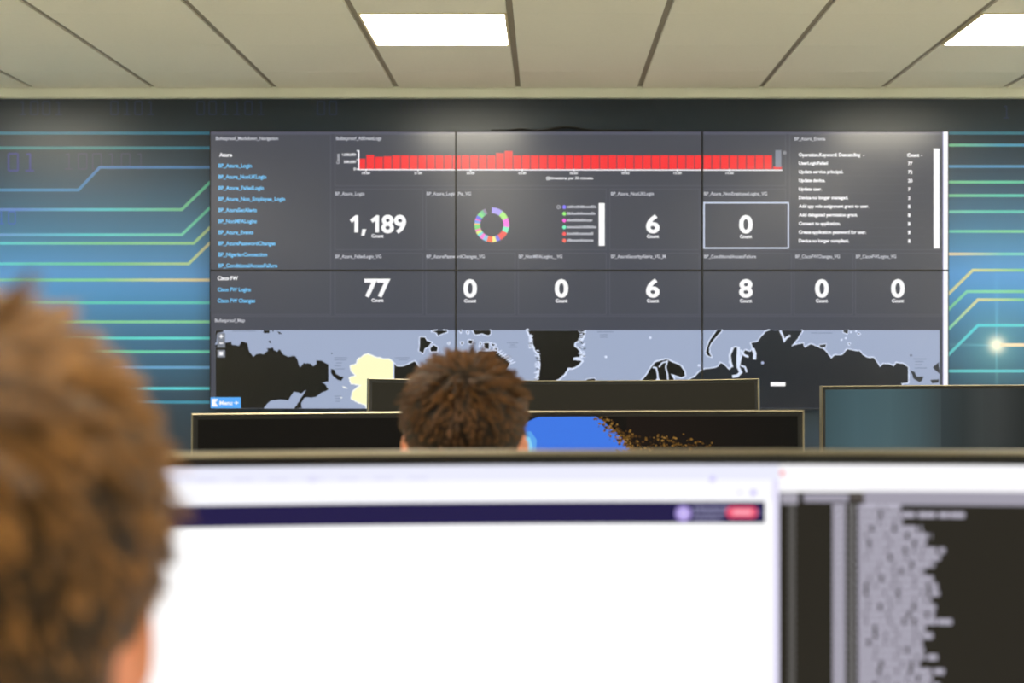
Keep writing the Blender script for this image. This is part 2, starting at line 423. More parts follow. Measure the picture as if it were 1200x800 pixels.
for k, c in enumerate(((130,120,246),(150,236,120),(246,96,214),(120,236,190),(244,90,90),(244,110,96))):
    y = 242.6+7.85*k; V.disc(661.2, y, 2.3, c)
    lay = V.n = V.n+1; x = 664.5; e = (698, 697, 694, 698.5, 695, 694)[k]
    while x < e: ww = random.uniform(1.0, 1.7); V.rect(x, y-1.2-random.choice((0,0,.8)), x+ww, y+1.2, G_, lay); x += ww+.45
V.rect(701.6, 238, 708.6, 288, (254,254,255))
# lower row
for st, a, b in (('BP_Azure_FailedLogin_VG',393,447),('BP_AzurePasswordChanges_VG',500,568),('BP_NonMFALogins__VG',608,659),('BP_AzureSecurityAlerts_VG_M',716,780),
                 ('BP_ConditionalAccessFailure',825,886),('BP_CiscoFWChanges_VG',932,984),('BP_CiscoFWLogins_VG',1003,1050)): small(st, a, b, 300.3)
big('77', 427, 457.5, 337); count(442.5, 351.6)
for st, x in (('0',551),('0',658),('6',765),('8',874),('0',963),('0',1052)): big(st, x-8, x+8, 337.6); count(x, 352.2)
# the map
SEA = (158,171,199); LAND = (9,8,6); SHORE = (220,230,252)
V.rect(252.5, 386.6, 1101, 478.4, SEA)
def jag(pts, amp=.5, step=2.2):
    out = []
    n = len(pts)
    for i in range(n):
        a, b = pts[i], pts[(i+1) % n]; L = math.hypot(b[0]-a[0], b[1]-a[1]); k = max(1, int(L/step))
        vert = (abs(a[0]-b[0]) < .2 and L > 9) or (abs(a[1]-b[1]) < .2 and L > 20)
        for j in range(k):
            t = j/k; x = a[0]+(b[0]-a[0])*t; y = a[1]+(b[1]-a[1])*t
            if j and not vert: x += random.uniform(-amp, amp); y += random.uniform(-amp, amp)
            out.append((x, min(478.3, max(386.7, y))))
    return out
def land(pts, col=LAND, coast=None, amp=.5, cw=2.0, closed=True):
    p = jag(pts, amp)
    if coast:
        V.n += 1; l = V.n
        for i in range(len(p)):
            a, b = p[i], p[(i+1) % len(p)]
            if min(a[1], b[1]) > 478 or max(a[1], b[1]) < 387 : continue
            if math.hypot(a[0]-b[0], a[1]-b[1]) > .01: V.line([a, b], cw*random.uniform(.8, 1.4), coast, l)
            V.disc(a[0], a[1], cw*random.uniform(.4, .75), coast, 6, l)
    V.poly(p, col)
land([(252.6,478.3),(252.6,404),(258,402),(265,401),(271,400),(272,404),(280,405),(283,400),(290,402),(291,407),(293,413),(297,418),(300,415),(305,414),(309,415),(314,411),(313,408),(320,407),(321,410),(325,412),(327,409),(332,415),(338,418),(346,417),(348,420),(350,426),(352,430),(356,425),(364,426),(367,429),(371,426),(371,422),(378,423),(385,427),(385,447),(382,447),(377,448),(382,451),(385,456),(379,459),(370,465),(357,466),(353,472),(354,478.3),(345,478.3),(349,472),(355,463),(359,457),(352,461),(351,460),(344,459),(338,469),(330,468),(318,469),(313,473),(309,478.3)])
for p in ([(309,386.7),(316,386.7),(316,390),(309,390)], [(319,386.7),(321,386.7),(320,389)], [(325,388),(328,389),(331,391.5),(327,391)], [(315,399),(317,399),(318,402),(315.5,401)],
          [(252.6,386.7),(262,386.7),(262,389),(255,390),(254,400),(252.6,402)], [(388,432),(392,433),(394,438),(399,441),(403,441),(400,446),(396,445),(390,440),(388,437)],
          [(388,413.5),(390,413.5),(389,415)]): land(p, amp=.25)
land([(431,415),(438,418),(450,421),(456,421),(461,425),(461,478.3),(430,478.3),(429,474),(420,471),(412,466.5),(413,460),(418,455),(424,451),(412,449),(410,443),(418,440),(412,434),(411,429),(418,427),(420,421),(426,417)],
     (254,252,200), (250,252,246), .4, 2.2)
V.line([(461.3, 425), (461.3, 478)], 1.2, (250,252,246))
land([(462,426),(465,429),(473,429),(480,426),(486,423),(489,427),(492,431),(530,440),(530,478.3),(462,478.3)], LAND, SHORE)
for p in ([(401,452),(405,453),(408,455),(403,455)], [(398,465),(402,465.5),(400,466.5)]): land(p, (236,240,240), amp=.1)
for p in ([(492,395),(498,395),(500,399),(506,401),(502,406),(498,408),(496,414),(491,411),(492,404)], [(504,408),(508,404),(513,407),(512,412),(505,412)], [(506,388),(513,386.8),(524,387),(524,389),(518,391),(513,393),(512,390)],
          [(539,386.8),(541,386.8),(540,389.5)], [(547,388),(549,388),(548.5,391)], [(554,386.8),(575,386.8),(575,391),(572,393),(565,390.5),(557,392)], [(527,401),(526,403),(525,402)],
          [(549,398.5),(554,399),(553,403),(549,402)], [(540,401),(543,401),(541,404)], [(563,401),(564,402),(562,406)], [(567,402),(573,401.5),(573,409),(568,408)], [(576,402),(581,404),(577,405.5)],
          [(579,408),(583,408),(582,411)], [(560,412),(582,411),(588,416),(594,421),(598,424),(590,440),(560,440)]): land(p, LAND, SHORE, .25, 2.0)
for k in range(7): V.line([(582+k*2.7, 414+k*2), (588+k*2.7, 410.5+k*2.2)], 1.1, SHORE)
land([(618,386.8),(621,393),(624,402),(627,410),(632,416),(633,425),(632,437),(629,447),(628,478.3),(640,478.3),(650,447),(657,442),(662,437),(665,431),(670,431),(677,428),(682,423),(672,422),(672,419),(680,418),(683,416),(678,410),(673,406),(674,401),(680,399),(684,393),(685,386.8)], LAND, SHORE, .7, 3.4)
V.n += 1; l_ = V.n
for (cx, cy0, cy1, sx) in ((629.5, 408, 447, 2.2), (682, 388, 420, 3.2), (622, 392, 408, 1.0)):
    for k in range(40):
        y = random.uniform(cy0, cy1); x = cx + random.uniform(-sx, sx); a = random.uniform(-.5, .5)
        V.line([(x-1.6, y-a), (x+1.6, y+a)], random.uniform(.6, 1.2), SHORE if random.random() < .75 else LAND, l_)
land([(688,444),(696,443),(699,446),(686,447)], LAND, SHORE, .2, 1.6); V.line([(680,446),(690,447)], 1.2, SHORE)
V.disc(710, 418, 1.6, SHORE, 8); V.disc(762, 395.5, 1.6, SHORE, 8); V.disc(819, 428, 1.6, SHORE, 8)
land([(750,447),(757,440),(762,432),(767,425),(775,422),(782,421),(790,425),(797,428),(802,435),(803,440),(798,442),(790,439),(786,438),(790,444),(788,447),(785,478.3),(752,478.3)], LAND, SHORE, .4, 2.6)
V.line([(765,430),(769,431),(770.5,438),(771.5,448)], 1.8, SHORE); V.line([(772,430),(776,425),(782,423),(780,430),(782,438),(783,448)], 1.6, SHORE); V.disc(771, 446, 3, SHORE, 10)
land([(840,386.8),(846,386.8),(839,395),(834,401),(831,407),(831,413),(834,418),(830,417),(827,413),(829,405),(832,398)], LAND, SHORE, .3, 2.0)
land([(790,478.3),(803,447),(813,442),(820,435),(827,432),(837,431),(842,429),(844,425),(848,427),(855,433),(858,428),(855,424),(857,414),(860,407),(864,407),(863,418),(863,430),(866,432),(868,423),(870,414),(873,410),(879,412),(882,408),(880,402),(888,400),(893,393),(898,388),(902,386.8),(913,386.8),(940,386.8),(935,396),(927,406),(935,403),(941,402),(943,407),(950,403),(958,406),(965,409),(970,414),(974,420),(978,416),(986,416),(990,412),(993,409),(998,410),(1002,411),(1007,411),(1011,416),(1017,419),(1024,419),(1028,425),(1031,430),(1035,426),(1043,427),(1047,429),(1050,425),(1058,426),(1064,430),(1064,448),(1056,449),(1058,455),(1064,460),(1064,478.3)], (28,33,42), SHORE, .4, 2.2)
SH2 = (176,188,220)
V.line([(914,387),(917,393),(919,399),(922,395),(926,393)], 2.4, SHORE); V.line([(882,408),(884.5,414),(884,421)], 3.6, SHORE); V.line([(865,406),(866,418),(865,430),(868,436),(864,440),(858,441)], 3.4, SHORE)
V.line([(868,428),(873,430),(875,436)], 2, SHORE); V.line([(868,410),(872,416),(877,418)], 2.4, SHORE); V.disc(893.5, 425, 1.8, SH2, 8)
V.line([(858,407),(855,416),(856,424),(858,430)], 2.4, SHORE)
for p in ([(988,386.8),(994,386.8),(993,391),(988,389)], [(1006,390),(1008,391),(1005,392)], [(994,402),(996,402),(995,404)], [(1067,434),(1072,436),(1074,441),(1082,441),(1080,446),(1077,448),(1070,443)],
          [(1100,424),(1101,438),(1095,433),(1093,430)], [(1090,445),(1100,444),(1100,448),(1092,449)], [(1066,415),(1069,416),(1067,418)], [(960,404),(968,403),(967,407),(961,407)]): land(p, (50,54,60), SHORE if p[0][0] < 1060 else None, .2, 1.6)
for x, y in ((986,398),(991,396),(997,389),(1003,388)): V.disc(x, y, 1.3, SHORE, 8)
GT = (128,140,166)
for x0, x1_, y in ((392,407,419),(392,406,421.6),(394,401,425),(392,400,428.5),(393,404,432),(392,400,464),(393,399,466.6),(393,399,470),(463,480,419),(467,478,421.5),(272,300,387.8),(594,607,401.5),(598,604,404),(596,606,406.5),
                   (700,719,388.6),(703,712,392),(703,712,395),(950,975,390),(1070,1085,420.5),(1072,1082,423.6),(1072,1080,427),(1072,1086,431)): V.rect(x0, y-.45, x1_, y+.45, GT)
V.rect(255, 390, 264, 407, (120,126,138)); V.rect(255, 410, 264, 418.5, (128,134,146))
V.line([(257.3,394),(261.7,394)], 1.4, W_); V.line([(259.5,391.8),(259.5,396.2)], 1.4, W_); V.line([(257.3,402),(261.7,402)], 1.5, W_); V.rect(257.2, 412, 261.6, 416.3, W_)
V.rect(1105.2, Y0, X1, Y1, (250,250,255)); V.rect(1104.6, Y0, 1105.4, Y1, (190,190,230))
V.rect(903, 447.6, 920.2, 452.2, (254,254,255))
V.rect(246.6, 465.2, 282.5, 478, (84,170,250)); V.poly([(248.5,467.2),(256,467.2),(252.8,471.5),(256,476),(248.5,476)], W_); V.text('Menu', 257.5, 272.5, 471.8, 4.6, W_, .03); V.text('+', 274.5, 280, 471.8, 5, W_, .02)
bmV = V.to_bm()
for v in bmV.verts:
    lay = v.co.z
    v.co = ((v.co.x-640)/SV, DV-.0006-lay*.000015, CAMZ+(408-v.co.y)/SV)
base_me = bpy.data.meshes.new('tmp'); bmV.to_mesh(base_me); bmV.free()
plabels = {(0,0): ('upper left video wall panel with blue link list and the number 1,189'), (1,0): 'upper middle video wall panel with doughnut chart and red bar graph',
           (2,0): 'upper right video wall panel with table of events and boxed zero', (0,1): 'lower left video wall panel with the number 77 and yellow map region',
           (1,1): 'lower middle video wall panel with dark island on the map behind the seated head', (2,1): 'lower right video wall panel with number 8 and white edge strip'}
xe = [X0, XM1, XM2, X1]; ye = [Y0, YMID, Y1]
for i in range(3):
    for j in range(2):
        xa = (xe[i]-640)/SV; xb = (xe[i+1]-640)/SV; zt = CAMZ+(408-ye[j])/SV; zb = CAMZ+(408-ye[j+1])/SV
        cx = (xa+xb)/2
        t = thing('video_wall_panel', plabels[(i, j)], 'display panel', (cx, YM, zb), 0, 'six tiled display panels of the video wall')
        b_ = .0042
        bm = bmesh.new(); bm.from_mesh(base_me)
        cut(bm, (xa+b_, 0, 0), (-1, 0, 0), True); cut(bm, (xb-b_, 0, 0), (1, 0, 0), True)
        cut(bm, (0, 0, zb+b_), (0, 0, -1), True); cut(bm, (0, 0, zt-b_), (0, 0, 1), True)
        bmesh.ops.translate(bm, vec=(-cx, -YM, -zb), verts=bm.verts)
        from_bm('screen', bm, M_screen, t)
        bm = bmesh.new(); hw = (xb-xa)/2; hh = zt-zb; yf = DV-.009-YM; yb2 = DV+.004-YM; e_ = .0004
        box(bm, -hw+e_, -hw+b_, yf, yb2, e_, hh-e_); box(bm, hw-b_, hw-e_, yf, yb2, e_, hh-e_)
        box(bm, -hw+b_, hw-b_, yf, yb2, e_, b_); box(bm, -hw+b_, hw-b_, yf, yb2, hh-b_, hh-e_)
        from_bm('bezel', bm, M_black, t)
        bm = bmesh.new(); box(bm, -hw+.001, hw-.001, DV+.004-YM, -.001, .001, hh-.001, 0); from_bm('housing', bm, M_black, t)
bpy.data.meshes.remove(base_me)
# cable hump lying along the top edge of the panels
def tube(bm, pts, r, seg=8):
    ring = []
    for i, p in enumerate(pts):
        p = Vector(p); d = (Vector(pts[min(i+1, len(pts)-1)])-Vector(pts[max(i-1, 0)])).normalized()
        u = d.orthogonal().normalized(); u = (Vector((0, 0, 1))-d*d.z).normalized() if abs(d.z) < .95 else u; q = d.cross(u)
        rr = r[i] if isinstance(r, list) else r
        ring.append([bm.verts.new(p+(u*math.cos(2*PI*k/seg)+q*math.sin(2*PI*k/seg))*rr) for k in range(seg)])
    for a, b in zip(ring, ring[1:]):
        for k in range(seg): bm.faces.new((a[k], a[(k+1) % seg], b[(k+1) % seg], b[k]))
    bm.faces.new(ring[0][::-1]); bm.faces.new(ring[-1])
bm = bmesh.new(); pts = []
zt = CAMZ+(408-Y0)/SV
for k in range(60):
    u = k/59; px = 575+u*190
    h = .006+.018*math.exp(-((px-664)/20)**2)+.007*math.exp(-((px-610)/10)**2)
    pts.append(((px-640)/SV, DV+.035, zt+h))
tube(bm, pts, .006)
tag(from_bm('cable', bm, M_black, None, True), 'black cable humped along the top edge of the video wall', 'cable')

# ------------------------------------------------------------------ desks
def desk(label, x0, x1, y0, y1, group='white office desks in rows'):
    t = thing('desk', label, 'desk', ((x0+x1)/2, (y0+y1)/2, 0), 0, group)
    hx, hy = (x1-x0)/2, (y1-y0)/2
    bm = bmesh.new(); box(bm, -hx, hx, -hy, hy, .715, .74, 0, .002); from_bm('desktop', bm, M_desk, t)
    for sx in (-1, 1):
        for sy in (-1, 1):
            bm = bmesh.new(); box(bm, sx*(hx-.05)-.02, sx*(hx-.05)+.02, sy*(hy-.06)-.02, sy*(hy-.06)+.02, 0, .69, 0, .003); from_bm('leg', bm, M_metal, t)
    bm = bmesh.new()
    for sy in (-1, 1): box(bm, -hx+.03, hx-.03, sy*(hy-.06)-.02, sy*(hy-.06)+.02, .69, .715)
    for sx in (-1, 1): box(bm, sx*(hx-.05)-.02, sx*(hx-.05)+.02, -hy+.08, hy-.08, .69, .715)
    from_bm('frame', bm, M_metal, t)
desk('white desk in the front row carrying the bright white ultrawide screen', -.75, 1.02, .86, 1.50)
desk('white desk in the second row in front of the seated man', -.85, .8, 2.32, 3.1)
desk('white desk in the third row carrying the plain dark monitor', -.72, .76, 4.1, 4.78)
desk('white desk in the third row carrying the dim teal monitor', .78, 2.5, 4.1, 4.78)

# ------------------------------------------------------------------ curved ultrawide monitors
def monitor(label, cx, y, ztop, W, H, R, tilt, yaw, roll, art, s, pcx, ptop):
    """y is the depth of the middle of the rim's top; art is given in picture units (s per metre), pcx / ptop: its unit at the screen's middle / rim top"""
    lip, bez = .006, .006
    ct, st_ = math.cos(tilt), math.sin(tilt)
    yf = y-H*st_; zb = ztop-H*ct
    t = thing('computer_monitor', label, 'monitor', (cx, yf, .74), yaw, 'curved ultrawide monitors on the desks')
    def P(u, v, w):                              # u across, v up from the bottom, w backwards
        a = u/R; x = (R+w)*math.sin(a); d = (R+w)*math.cos(a)-R
        z = v+u*math.tan(roll)
        return Vector((x, d*ct+z*st_, (zb-.74)+z*ct-d*st_))
    N = 36
    def loop(off, w):
        hw = W/2-lip+off; v0 = lip-off; v1 = H-lip+off
        us = [-hw+2*hw*k/N for k in range(N+1)]
        bot = [(u, v0) for u in us]; top = [(u, v1) for u in us]
        return [P(u, v, w) for u, v in bot], [P(u, v, w) for u, v in top]
    def ringmesh(prof, m, name, cap=False):
        bm = bmesh.new(); prev = None
        for off, wd in prof:
            b, tp = loop(off, wd); b = [bm.verts.new(p) for p in b]; tp = [bm.verts.new(p) for p in tp]
            cur = b+tp[::-1]
            if prev:
                for k in range(len(cur)): bm.faces.new((prev[k], prev[(k+1) % len(cur)], cur[(k+1) % len(cur)], cur[k]))
            prev = cur; last = (b, tp)
        if cap:
            b, tp = last
            for k in range(N): bm.faces.new((b[k], b[k+1], tp[k+1], tp[k]))
        bmesh.ops.recalc_face_normals(bm, faces=bm.faces)
        return from_bm(name, bm, m, t, False)
    ringmesh([(-bez, .0005), (-bez, -.0006), (-.0002, -.0008), (0, -.0016), (.0034, -.0024), (.0036, 0)], M_black, 'bezel')
    ringmesh([(.0035, 0), (.0035, -.0023), (.005, -.0018), (lip, 0), (lip, .018), (.003, .022)], M_lip, 'rim')
    ringmesh([(.003, .021), (-.03, .032), (-.1, .042)], M_black, 'back_shell', True)
    # picture
    bm = art.to_bm()
    hw = W/2-lip-bez
    uL, uR = pcx-hw*s, pcx+hw*s; yT, yB = ptop+(lip+bez)*s, ptop+(H-lip-bez)*s
    cut(bm, (uL, 0, 0), (-1, 0, 0), True); cut(bm, (uR, 0, 0), (1, 0, 0), True); cut(bm, (0, yT, 0), (0, -1, 0), True); cut(bm, (0, yB, 0), (0, 1, 0), True)
    for k in range(1, 90): cut(bm, (uL+(uR-uL)*k/90, 0, 0), (1, 0, 0))
    for v in bm.verts: v.co = P((v.co.x-pcx)/s, H-(v.co.y-ptop)/s, .0004-v.co.z*.00003)
    from_bm('screen', bm, M_mon, t)
    # stand: leaning neck and a flat foot
    hmid = zb-.74+H*.42*ct
    bm = bmesh.new(); y0 = H*.42*st_
    box(bm, -.05, .05, y0+.046, y0+.07, .012, hmid+.05, 0, .004); box(bm, -.045, .045, y0+.03, y0+.05, hmid-.04, hmid+.045, 0, .003)
    from_bm('stand_neck', bm, M_black, t)
    bm = bmesh.new(); box(bm, -.19, .19, y0-.03, y0+.16, 0, .013, 0, .005); from_bm('stand_foot', bm, M_black, t)
    return t
# front row screen: browser window and terminal window
A1 = Art()
WH = (255,255,255)
A1.rect(0, 500, 1800, 1100, WH, boost=1.15)
A1.rect(0, 540, 914, 562, (238,239,255)); A1.rect(0, 562, 914, 587, (250,250,255), boost=1.05)
A1.rect(0, 587.5, 897, 613, (36,30,74)); A1.rect(905, 562, 913, 1100, (232,228,252))
A1.rect(120, 613, 904, 1100, WH, boost=1.15)
A1.disc(801, 601.5, 9.5, (176,156,232)); A1.disc(801, 601.5, 5.5, (206,190,246))
l_ = A1.n+1; A1.n = l_
for y, e in ((595, 856), (601, 852), (608, 847)):
    x = 813
    while x < e: ww = random.uniform(2.5, 5); A1.rect(x, y-2, min(x+ww, e), y+1.6, (150,148,184), l_); x += ww+1.2
A1.rect(858, 593, 881, 607, (240,84,116)); A1.disc(858, 600, 7, (240,84,116)); A1.disc(881, 600, 7, (240,84,116)); A1.rect(859, 597, 881, 603, (255,170,186)); A1.disc(889.5, 600, 2.6, (110,104,150))
A1.disc(835, 561, 3.5, (206,200,250)); A1.disc(883, 577, 3.5, (196,186,250)); A1.disc(370, 559, 4, (222,220,250)); A1.disc(867, 577, 2.5, (228,224,250))
for x in range(240, 500, 40): A1.rect(x, 557, x+22, 560, (226,226,248))
TB = (42,39,33)
A1.rect(913, 576, 1800, 1100, TB); A1.rect(913, 540, 1800, 575, (253,252,255), boost=1.05); A1.disc(916.5, 554, 3.2, (246,150,160))
A1.rect(915, 577, 935, 590, (168,164,176)); A1.rect(942, 578, 994, 588, (160,156,170)); A1.rect(996, 577, 1012, 587, (84,78,74)); A1.rect(1012, 575, 1800, 591, (162,158,172))
ends = [(588,1050),(596,1060),(600,1132),(604,1132),(609,1052),(616,1086),(622,1062),(629,1094),(636,1085),(643,1101),(652,1098),(660,1090),(668,1078),(676,1095),(684,1096),(692,1098),(700,1085),(708,1112),(715,1078),(724,1124),(733,1082),(742,1098),(750,1086),(758,1074),(767,1098),(775,1074),(784,1105),(792,1090),(810,1100),(900,1080),(1000,1090)]
lT = A1.n+1; A1.n = lT
TX = (188,184,200); y = 594.0
while y < 985:
    e = np.interp(y, [a for a, b in ends], [b for a, b in ends])+random.uniform(-5, 5)
    A1.rect(924, y-2.6, 932, y+2.6, (104,102,100), lT)
    A1.rect(975.5, y-3.1, 990, y+3.1, TX, lT)
    A1.rect(992, y-2.4, 997, y+.6, (120,118,118), lT); A1.rect(997.5, y-2.9, 1000.5, y+2.9, (150,148,150), lT)
    x = 1005
    while x < e:
        ww = random.uniform(6, 26); A1.rect(x, y-3.2, min(e, x+ww), y+3.0, TX, lT); x += ww+random.choice((1.2, 1.4, 3.5))
    y += 8.3
monitor('large ultrawide monitor in the foreground showing a white browser page and dark terminal', .162, 1.30, CAMZ-.0905, 1.2, .36, 3.2, 0.0, 0, 0, A1, 1326, 855, 528)
# second row: black wallpaper with a blue dome and golden leaves
A2 = Art()
A2.rect(100, 400, 1100, 800, (17,15,13))
A2.rect(735, 400, 960, 800, [(26,19,16), (14,14,13)])
dome = [(600,560),(604,520),(608,506),(613,500),(618,494),(626,490),(633,487.5),(697,487.5),(704,491),(710,496),(722,506),(729,513),(735,521),(741,531),(750,560)]
A2.poly(dome, (64,120,228)); 
A2.poly([(604,540),(606,512),(613,506),(622,505),(629,515),(628,530),(625,545)], (92,164,236)); A2.poly([(604,540),(606,518),(614,510),(621,512),(624,522),(622,545)], (130,208,244))
l_ = A2.n = A2.n+1
for k in range(420):
    u = random.random()
    if u < .55: t_ = random.random(); x = 700+t_*44+random.gauss(3, 4); y = 489+t_*42+random.gauss(0, 3.5)
    else: t_ = random.random()**1.3; x = 725+t_*110; y = random.uniform(520-14*(1-t_), 540)-abs(random.gauss(0, 2))
    if y < 487: continue
    c = random.choice(((104,74,30),(134,98,42),(84,56,22),(160,120,58),(60,40,18)))
    r_ = random.uniform(.7, 2.1); A2.poly([(x-r_, y), (x, y-r_*.8), (x+r_*1.1, y+.2), (x+.2, y+r_*.8)], c, l_)
monitor('black-screened ultrawide monitor behind the seated head, with blue dome and golden leaves', -.0925, 2.92, CAMZ-.1245, 1.197, .36, 2.6, math.radians(1.5), math.radians(1.2), math.radians(.28), A2, 594.5, 585, 481)
# third row
A3 = Art(); A3.rect(0, 300, 1300, 900, (44,41,33))
monitor('plain dark monitor in the third row below the map, behind the middle head', .052, 4.52, CAMZ-.0985, 1.195, .36, 1.8, math.radians(5), 0, 0, A3, 382, 660, 445)
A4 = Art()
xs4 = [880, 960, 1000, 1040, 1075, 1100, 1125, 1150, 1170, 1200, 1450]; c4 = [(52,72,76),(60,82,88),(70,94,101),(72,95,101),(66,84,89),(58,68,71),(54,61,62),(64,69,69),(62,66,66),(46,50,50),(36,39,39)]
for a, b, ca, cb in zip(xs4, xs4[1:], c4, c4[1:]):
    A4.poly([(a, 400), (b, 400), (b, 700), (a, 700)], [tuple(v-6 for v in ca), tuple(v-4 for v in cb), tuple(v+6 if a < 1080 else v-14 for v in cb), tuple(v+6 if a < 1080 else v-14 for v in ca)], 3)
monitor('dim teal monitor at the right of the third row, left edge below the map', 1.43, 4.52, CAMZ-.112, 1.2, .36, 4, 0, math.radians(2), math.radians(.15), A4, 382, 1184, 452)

# ------------------------------------------------------------------ office chairs
def office_chair(label, x, y, seat_z=.44, back_h=.98):
    t = thing('office_chair', label, 'chair', (x, y, 0), 0, 'black swivel chairs')
    bm = bmesh.new(); box(bm, -.24, .24, -.22, .24, seat_z-.07, seat_z, 0, .025); from_bm('seat', bm, M_fabric, t, True)
    bm = bmesh.new(); box(bm, -.21, .21, -.29, -.245, seat_z+.1, back_h, 0, .02)
    for v in bm.verts: v.co.y += -.05*(1-(v.co.x/.21)**2)*1 + .0
    from_bm('backrest', bm, M_fabric, t, True)
    bm = bmesh.new(); box(bm, -.03, .03, -.365, -.345, seat_z-.09, seat_z+.35, 0, .004); box(bm, -.03, .03, -.36, -.05, seat_z-.1, seat_z-.072, 0, .004); from_bm('back_support', bm, M_black, t)
    bm = bmesh.new(); cyl(bm, (0, 0, .1), (0, 0, seat_z-.07), .025); from_bm('gas_column', bm, M_metal, t, False)
    bm = bmesh.new()
    for k in range(5):
        a = 2*PI*k/5+.3; cyl(bm, (0, 0, .1), (.27*math.cos(a), .27*math.sin(a), .075), .026, .016, 12)
    cyl(bm, (0, 0, .075), (0, 0, .13), .04); from_bm('star_base', bm, M_black, t)
    for k in range(5):
        a = 2*PI*k/5+.3; c = Vector((.27*math.cos(a), .27*math.sin(a), .03)); n = Vector((-math.sin(a), math.cos(a), 0))
        bm = bmesh.new(); cyl(bm, c-n*.022, c-n*.006, .03, .03, 18); cyl(bm, c+n*.006, c+n*.022, .03, .03, 18); cyl(bm, c-n*.01, c+n*.01, .01); cyl(bm, c, c+Vector((0, 0, .045)), .008)
        from_bm('caster', bm, M_black, t)
    return t

# ------------------------------------------------------------------ people
def remesh(bm, voxel, smooth_it=6):
    me = bpy.data.meshes.new('tmp'); bm.to_mesh(me); bm.free()
    o = bpy.data.objects.new('tmp', me); COL.objects.link(o)
    r = o.modifiers.new('r', 'REMESH'); r.mode = 'VOXEL'; r.voxel_size = voxel; r.use_smooth_shade = True
    s = o.modifiers.new('s', 'SMOOTH'); s.iterations = smooth_it; s.factor = .5
    dg = bpy.context.evaluated_depsgraph_get()
    out = bpy.data.meshes.new_from_object(o.evaluated_get(dg))
    bpy.data.objects.remove(o); bpy.data.meshes.remove(me)
    return out
def chain(bm, pts):
    """pts: (x, y, z, r) - overlapping balls along the limb, tapering between the joints"""
    for a, b in zip(pts, pts[1:]):
        pa, pb = Vector(a[:3]), Vector(b[:3]); L = (pb-pa).length; n = max(1, int(L/(min(a[3], b[3])*.35)))
        for k in range(n+1):
            t = k/n; r = a[3]*(1-t)+b[3]*t; ell(bm, pa.lerp(pb, t), (r, r, r), 2)
